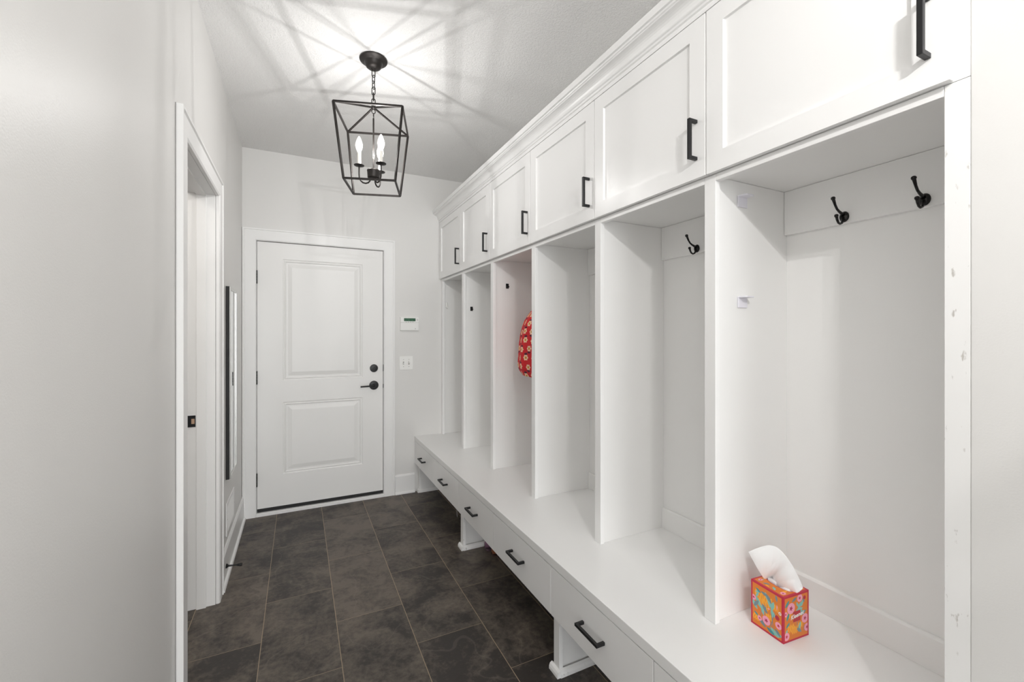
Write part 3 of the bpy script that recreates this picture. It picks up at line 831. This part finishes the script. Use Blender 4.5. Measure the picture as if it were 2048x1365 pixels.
# ------------------------------------------------------------------ lantern pendant
def lantern(spread=.068):
    cx, cy, cz = .336, 2.258, ZC
    root = empty('lantern_pendant', (cx, cy, cz - .0005))
    Rz = Matrix.Rotation(radians(-17.2), 4, 'Z')
    mb = MB()
    mb.lathe([(.066, 0), (.068, -.003), (.067, -.007), (.060, -.011), (.049, -.014), (.0445, -.016), (.043, -.019), (.0415, -.028), (.036, -.038), (.027, -.045), (.014, -.048), (.0105, -.053), (0, -.054)][::-1], 40)
    mb.build('canopy', M_iron, root, smooth='auto')
    # chain links
    ztop, zbot = -.054, -.232
    nl = 6; step = (ztop - zbot) / nl
    for k in range(nl):
        zc = ztop - (k + .5) * step; hl, hw = step * .5 + .0052, .0085
        pts = []
        for q in range(20):
            a = 2 * pi * q / 20; x = hw * cos(a); z = (hl - hw) * (1 if sin(a) > 0 else -1) + hw * sin(a)
            pts.append((x, 0, zc + z) if k % 2 == 0 else (0, x, zc + z))
        ang = radians(20 + 12 * k); R3 = Matrix.Rotation(ang, 4, 'Z')
        mb = MB(); mb.tube([R3 @ Vector(p) for p in pts], .0022, 8, closed=True)
        mb.build('chain_link', M_iron, root, smooth=True)
    # cage
    T, Bm = .156, .1185
    zt, zb, zh = 2.440 - cz, 2.100 - cz, 2.502 - cz
    top = [Rz @ Vector((a * T, b * T, zt)) for a, b in ((-1, -1), (1, -1), (1, 1), (-1, 1))]
    bot = [Rz @ Vector((a * Bm, b * Bm, zb)) for a, b in ((-1, -1), (1, -1), (1, 1), (-1, 1))]
    mb = MB(); W = .0085
    for k in range(4):
        mb.bar(top[k], top[(k + 1) % 4], W); mb.bar(bot[k], bot[(k + 1) % 4], W); mb.bar(top[k], bot[k], W)
    hub = Vector((0, 0, zh))
    for k in range(4): mb.bar(top[k], hub, W * .85)
    mb.build('lantern_cage', M_iron, root)
    mb = MB(); mb.lathe([(0, zh - .008), (.010, zh - .007), (.011, zh + .004), (.006, zh + .008), (0, zh + .012)], 20)
    ring = [(.0085 * cos(a), 0, zh - .020 + .011 * sin(a)) for a in [2 * pi * q / 18 for q in range(18)]]
    mb.tube(ring, .002, 8, closed=True)
    ring = [(0, .006 * cos(a), zh - .042 + .013 * sin(a)) for a in [2 * pi * q / 18 for q in range(15)]]
    mb.tube(ring, .002, 8)
    mb.build('hub', M_iron, root, smooth=True)
    mb = MB(); mb.tube([(0, 0, zh - .055), (0, 0, 2.19 - cz)], .0042, 12); mb.build('stem', M_chrome if False else M_iron, root, smooth='auto')
    mb = MB(); z0 = 2.143 - cz
    mb.lathe([(0, z0 - .006), (.006, z0 - .004), (.007, z0), (.025, z0 + .002), (.0288, z0 + .006), (.0305, z0 + .036), (.032, z0 + .040), (.0305, z0 + .044), (.010, z0 + .046), (0, z0 + .046)], 28)
    mb.build('centre_cup', M_iron, root, smooth='auto')
    for a, R in ((172.8, spread), (52.8, spread), (-67.2, spread)):
        d = Vector((cos(radians(a)), sin(radians(a)), 0))
        mb = MB(); P = []
        P += [(.016, .000), (.019, -.014), (.027, -.024), (.041, -.029), (.056, -.027), (.068, -.018), (.0745, -.006), (.076, .010), (.076, .054)]
        path = [d * (x * R / .076) + Vector((0, 0, 2.146 - cz + z)) for x, z in P]
        mb.tube(path, .0037, 10)
        arm = mb.build('candle_arm', M_iron, root, smooth='auto')
        Tm = Matrix.Translation(d * R)
        mb = MB(); zc = 2.199 - cz
        mb.lathe([(0, zc - .001), (.010, zc), (.0245, zc + .003), (.025, zc + .0048), (.023, zc + .0048), (.008, zc + .003), (0, zc + .003)], 28, Tm)
        mb.build('drip_pan', M_iron, arm, smooth='auto')
        mb = MB(); mb.lathe([(0, zc + .0032), (.0085, zc + .0032), (.0085, zc + .066), (.0075, zc + .068), (0, zc + .068)], 20, Tm)
        mb.build('candle_sleeve', M_candle, arm, smooth='auto')
        mb = MB(); zb_ = zc + .0685
        prof = [(0, 0), (.0075, .001), (.0105, .009), (.0145, .019), (.0170, .031), (.0165, .042), (.0132, .055), (.0085, .067), (.0038, .077), (0, .081)]
        mb.lathe([(r, zb_ + z) for r, z in prof], 14, Tm)
        mb.build('bulb', M_bulb, arm, smooth=True)
        pl = bpy.data.lights.get('candle_bulb_light')
        if not pl:
            pl = bpy.data.lights.new('candle_bulb_light', 'POINT'); pl.energy = BULB_WATTS; pl.shadow_soft_size = .005; pl.color = (1.0, .985, .97)
        po = bpy.data.objects.new('candle_bulb_light', pl); COL.objects.link(po); po.parent = arm; po.location = (*(d * R)[:2], zb_ + .019)
    return root
lan = lantern()
tag(lan, 'black open cage lantern pendant with three lit candle bulbs, hanging in view', 'pendant lamp', 'black cage lantern pendants')
lan2 = lantern(.042); lan2.location = (.350, -.45, ZC - .0005)
tag(lan2, '', 'pendant lamp', 'black cage lantern pendants')
pl2 = bpy.data.lights['candle_bulb_light'].copy(); pl2.energy = BULB_WATTS_2
for a_ in lan2.children:
    for c_ in a_.children:
        if c_.type == 'LIGHT': c_.data = pl2
lan2['label'] = 'second black cage lantern pendant hanging behind the viewpoint, out of the photo'

# ------------------------------------------------------------------ wall items at the end wall
kp = empty('alarm_keypad', (.852, YB, 1.4515)); tag(kp, 'white alarm keypad with green display on the end wall above the switch', 'keypad')
mb = MB()
mb.prism([(-.0005, -.059), (-.018, -.059), (-.021, -.052), (-.026, .020), (-.024, .052), (-.016, .059), (-.0005, .059)], lambda u, v, a: (a, u, v), -.079, .079)
mb.build('housing', M_plastic, kp, bevel=.0025)
mb = MB(); mb.box(-.049, .049, -.0275, -.0255, .022, .047); sc_ = mb.build('display', M_lcd, kp)
mb = MB()
random.seed(3)
for r in range(2):
    for c in range(14):
        if random.random() < .75: mb.box(-.044 + c * .0063, -.044 + c * .0063 + .0042, -.0279, -.0276, .037 - r * .010, .0425 - r * .010)
mb.build('display_text', M_lcd2, sc_)
mb = MB(); mb.box(-.078, .078, -.0262, -.0250, .0095, .0108); mb.build('flap_seam', M_greyp, kp)
for x in (-.030, -.011, .008, .027):
    mb = MB(); mb.box(x - .003, x + .003, -.0272, -.0255, .0130, .0165); mb.build('button', M_greyp, kp)
for z in (.040, .030):
    mb = MB(); mb.box(.064, .070, -.0268, -.0245, z - .002, z + .002); mb.build('indicator', M_greyp, kp)
mb = MB(); mb.box(.047, .0505, -.0245, -.0232, -.046, -.038); mb.build('key_mark', M_greyp, kp)

sw = empty('light_switch', (.826, YB, 1.114)); tag(sw, 'white double toggle light switch plate below the alarm keypad', 'light switch')
mb = MB(); mb.box(-.058, .058, -.0065, -.0005, -.0585, .0585); mb.build('wall_plate', M_plastic, sw, bevel=.002)
for x, u in ((-.023, 1), (.023, -1)):
    mb = MB(); mb.box(x - .0055, x + .0055, -.0072, -.0066, -.013, .013); mb.build('toggle_slot', M_greyp, sw)
    mb = MB(); mb.box(-.004, .004, -.018, 0, -.005, .005, Matrix.Translation((x, -.0073, 0)) @ Matrix.Rotation(radians(28 * u), 4, 'X')); mb.build('toggle', M_plastic, sw, bevel=.001)
    for z in (-.030, .030):
        mb = MB(); mb.lathe([(0, 0), (.003, 0), (.0028, .001), (0, .0012)], 12, Matrix.Translation((x, -.0066, z)) @ RX); mb.build('screw', M_greyp, sw)

# ------------------------------------------------------------------ mirror on left wall
mr = empty('wall_mirror', (XL, 3.05, 1.083)); tag(mr, 'tall narrow wall mirror in a thin frame on the left wall reflecting the door', 'mirror')
y0, y1, z0, z1 = 2.945 - 3.05, 3.235 - 3.05, .528 - 1.083, 1.638 - 1.083
mb = MB()
def ringbox(mb, x0, x1, ya, yb, za, zb, w):
    mb.box(x0, x1, ya, ya + w, za, zb); mb.box(x0, x1, yb - w, yb, za, zb); mb.box(x0, x1, ya + w, yb - w, za, za + w); mb.box(x0, x1, ya + w, yb - w, zb - w, zb)
ringbox(mb, .0005, .017, y0, y1, z0, z1, .008)
mb.build('frame', M_rubber, mr)
mb = MB(); ringbox(mb, .0172, .024, y0 + .001, y1 - .001, z0 + .001, z1 - .001, .018); mb.build('bevel_strip', M_silver, mr, bevel=.002)
mb = MB(); mb.box(.012, .0195, y0 + .0195, y1 - .0195, z0 + .0195, z1 - .0195); mb.build('glass', M_mirror, mr)

# ------------------------------------------------------------------ return air grille
vt = empty('air_grille', (XL, 3.105, .294)); tag(vt, 'white wall air grille above the left baseboard', 'air grille')
mb = MB(); ringbox(mb, .0005, .0065, -.157, .157, -.094, .094, .022); mb.build('grille_frame', M_trim, vt, bevel=.0015)
mb = MB(); mb.box(.0002, .0006, -.134, .134, -.071, .071); mb.build('duct_back', M_greyp, vt)
for k in range(11):
    mb = MB(); mb.prism([(.0010, 0), (.0058, -.0075), (.0066, -.0070), (.0018, .0008)], lambda u, v, a, k=k: (u, a, v - .058 + k * .0125), -.134, .134)
    mb.build('louvre', M_trim, vt)
for yy in (-.146, .146):
    mb = MB(); mb.lathe([(0, 0), (.0035, 0), (.003, .0012), (0, .0015)], 12, Matrix.Translation((.0066, yy, 0)) @ Matrix.Rotation(radians(90), 4, 'Y')); mb.build('screw', M_chrome, vt)

# door stop on baseboard
ds = empty('door_stop', (XL + .0132, 2.850, .078)); tag(ds, 'black rod door stop sticking out of the left baseboard', 'door stop')
RY2 = Matrix.Rotation(radians(90), 4, 'Y')
tilt = Matrix.Rotation(radians(6), 4, 'Y')
mb = MB(); mb.lathe([(0, .0003), (.0125, .0003), (.0115, .006), (.0055, .012), (.004, .03), (.0042, .050), (.007, .060), (.008, .066), (0, .066)], 20, tilt @ RY2)
mb.build('rod', M_black, ds, smooth='auto')
mb = MB(); mb.lathe([(0, .0662), (.0085, .0662), (.0088, .074), (.007, .078), (0, .078)], 20, tilt @ RY2); mb.build('rubber_tip', M_rubber, ds, smooth='auto')

# ------------------------------------------------------------------ children's shoes under the bench
def shoe(x, y, rz, label, colu, cols_):
    root = empty('child_shoe', (x, y, .0005), rz); tag(root, label, 'shoe')
    # length along +x (heel at -x)
    SEC = [(-.082, .018, .050), (-.070, .028, .056), (-.045, .031, .054), (-.015, .031, .044), (.015, .034, .036), (.045, .036, .032), (.070, .031, .027), (.085, .016, .018)]
    mu = mat('shoe_upper', colu, .6); ms = mat('shoe_sole', cols_, .6)
    mb = MB(); prev = None; n = 16
    for i, (xx, w, h) in enumerate(SEC):
        ring = []
        for k in range(n):
            a = 2 * pi * k / n
            cz_ = .010 + (h - .010) / 2
            zz2 = cz_ + (h - .010) / 2 * sin(a) ; yy2 = w * cos(a) * (1 if sin(a) < .2 else (1 - .35 * sin(a)))
            ring.append(mb.bm.verts.new((xx, yy2, max(zz2, .010))))
        if prev:
            for k in range(n): mb._f([prev[k], prev[(k + 1) % n], ring[(k + 1) % n], ring[k]])
        else: mb._f(ring)
        prev = ring
    mb._f(prev); mb.build('upper', mu, root, smooth=True)
    mb = MB(); outl = [(xx, w + .003) for xx, w, h in SEC] + [(xx, -w - .003) for xx, w, h in SEC[::-1]]
    mb.prism(outl, lambda u, v, a: (u, v, a), 0, .0098); mb.build('sole', ms, root)
    mb = MB(); mb.prism([(-.066, .017), (-.045, .021), (-.015, .019), (0, .0), (-.015, -.019), (-.045, -.021), (-.066, -.017)], lambda u, v, a: (u, v, a + (.003 if u < -.04 else -.007)), .047, .0545)
    mb.build('opening', M_rubber, root)
    for q in (-.005, .018):
        mb = MB(); mb.tube([(q, -.030, .020), (q, -.022, .036 - q * .2), (q, 0, .043 - q * .3), (q, .022, .036 - q * .2), (q, .030, .020)], .004, 8); mb.build('strap', mu, root, smooth=True)
shoe(1.140, 2.529, radians(-3), "purple-grey child's shoe under the bench beside the middle leg", (.20, .10, .16), (.10, .06, .08))
shoe(1.150, 2.445, radians(4), "brown child's shoe next to the purple one under the bench", (.25, .085, .035), (.05, .025, .02))
# loose cord loop hanging under the bench
mb = MB()
mb.tube([(.975, 2.90, .2505), (.955, 2.85, .232), (.945, 2.79, .226), (.935, 2.735, .226), (.928, 2.700, .212), (.926, 2.684, .186), (.928, 2.694, .168), (.930, 2.716, .178), (.932, 2.724, .206), (.95, 2.74, .2505)], .0012, 6)
tag(mb.build('loose_cord', M_greyp, smooth=True), 'thin loose cord loop hanging under the bench beside the middle leg', 'cord')
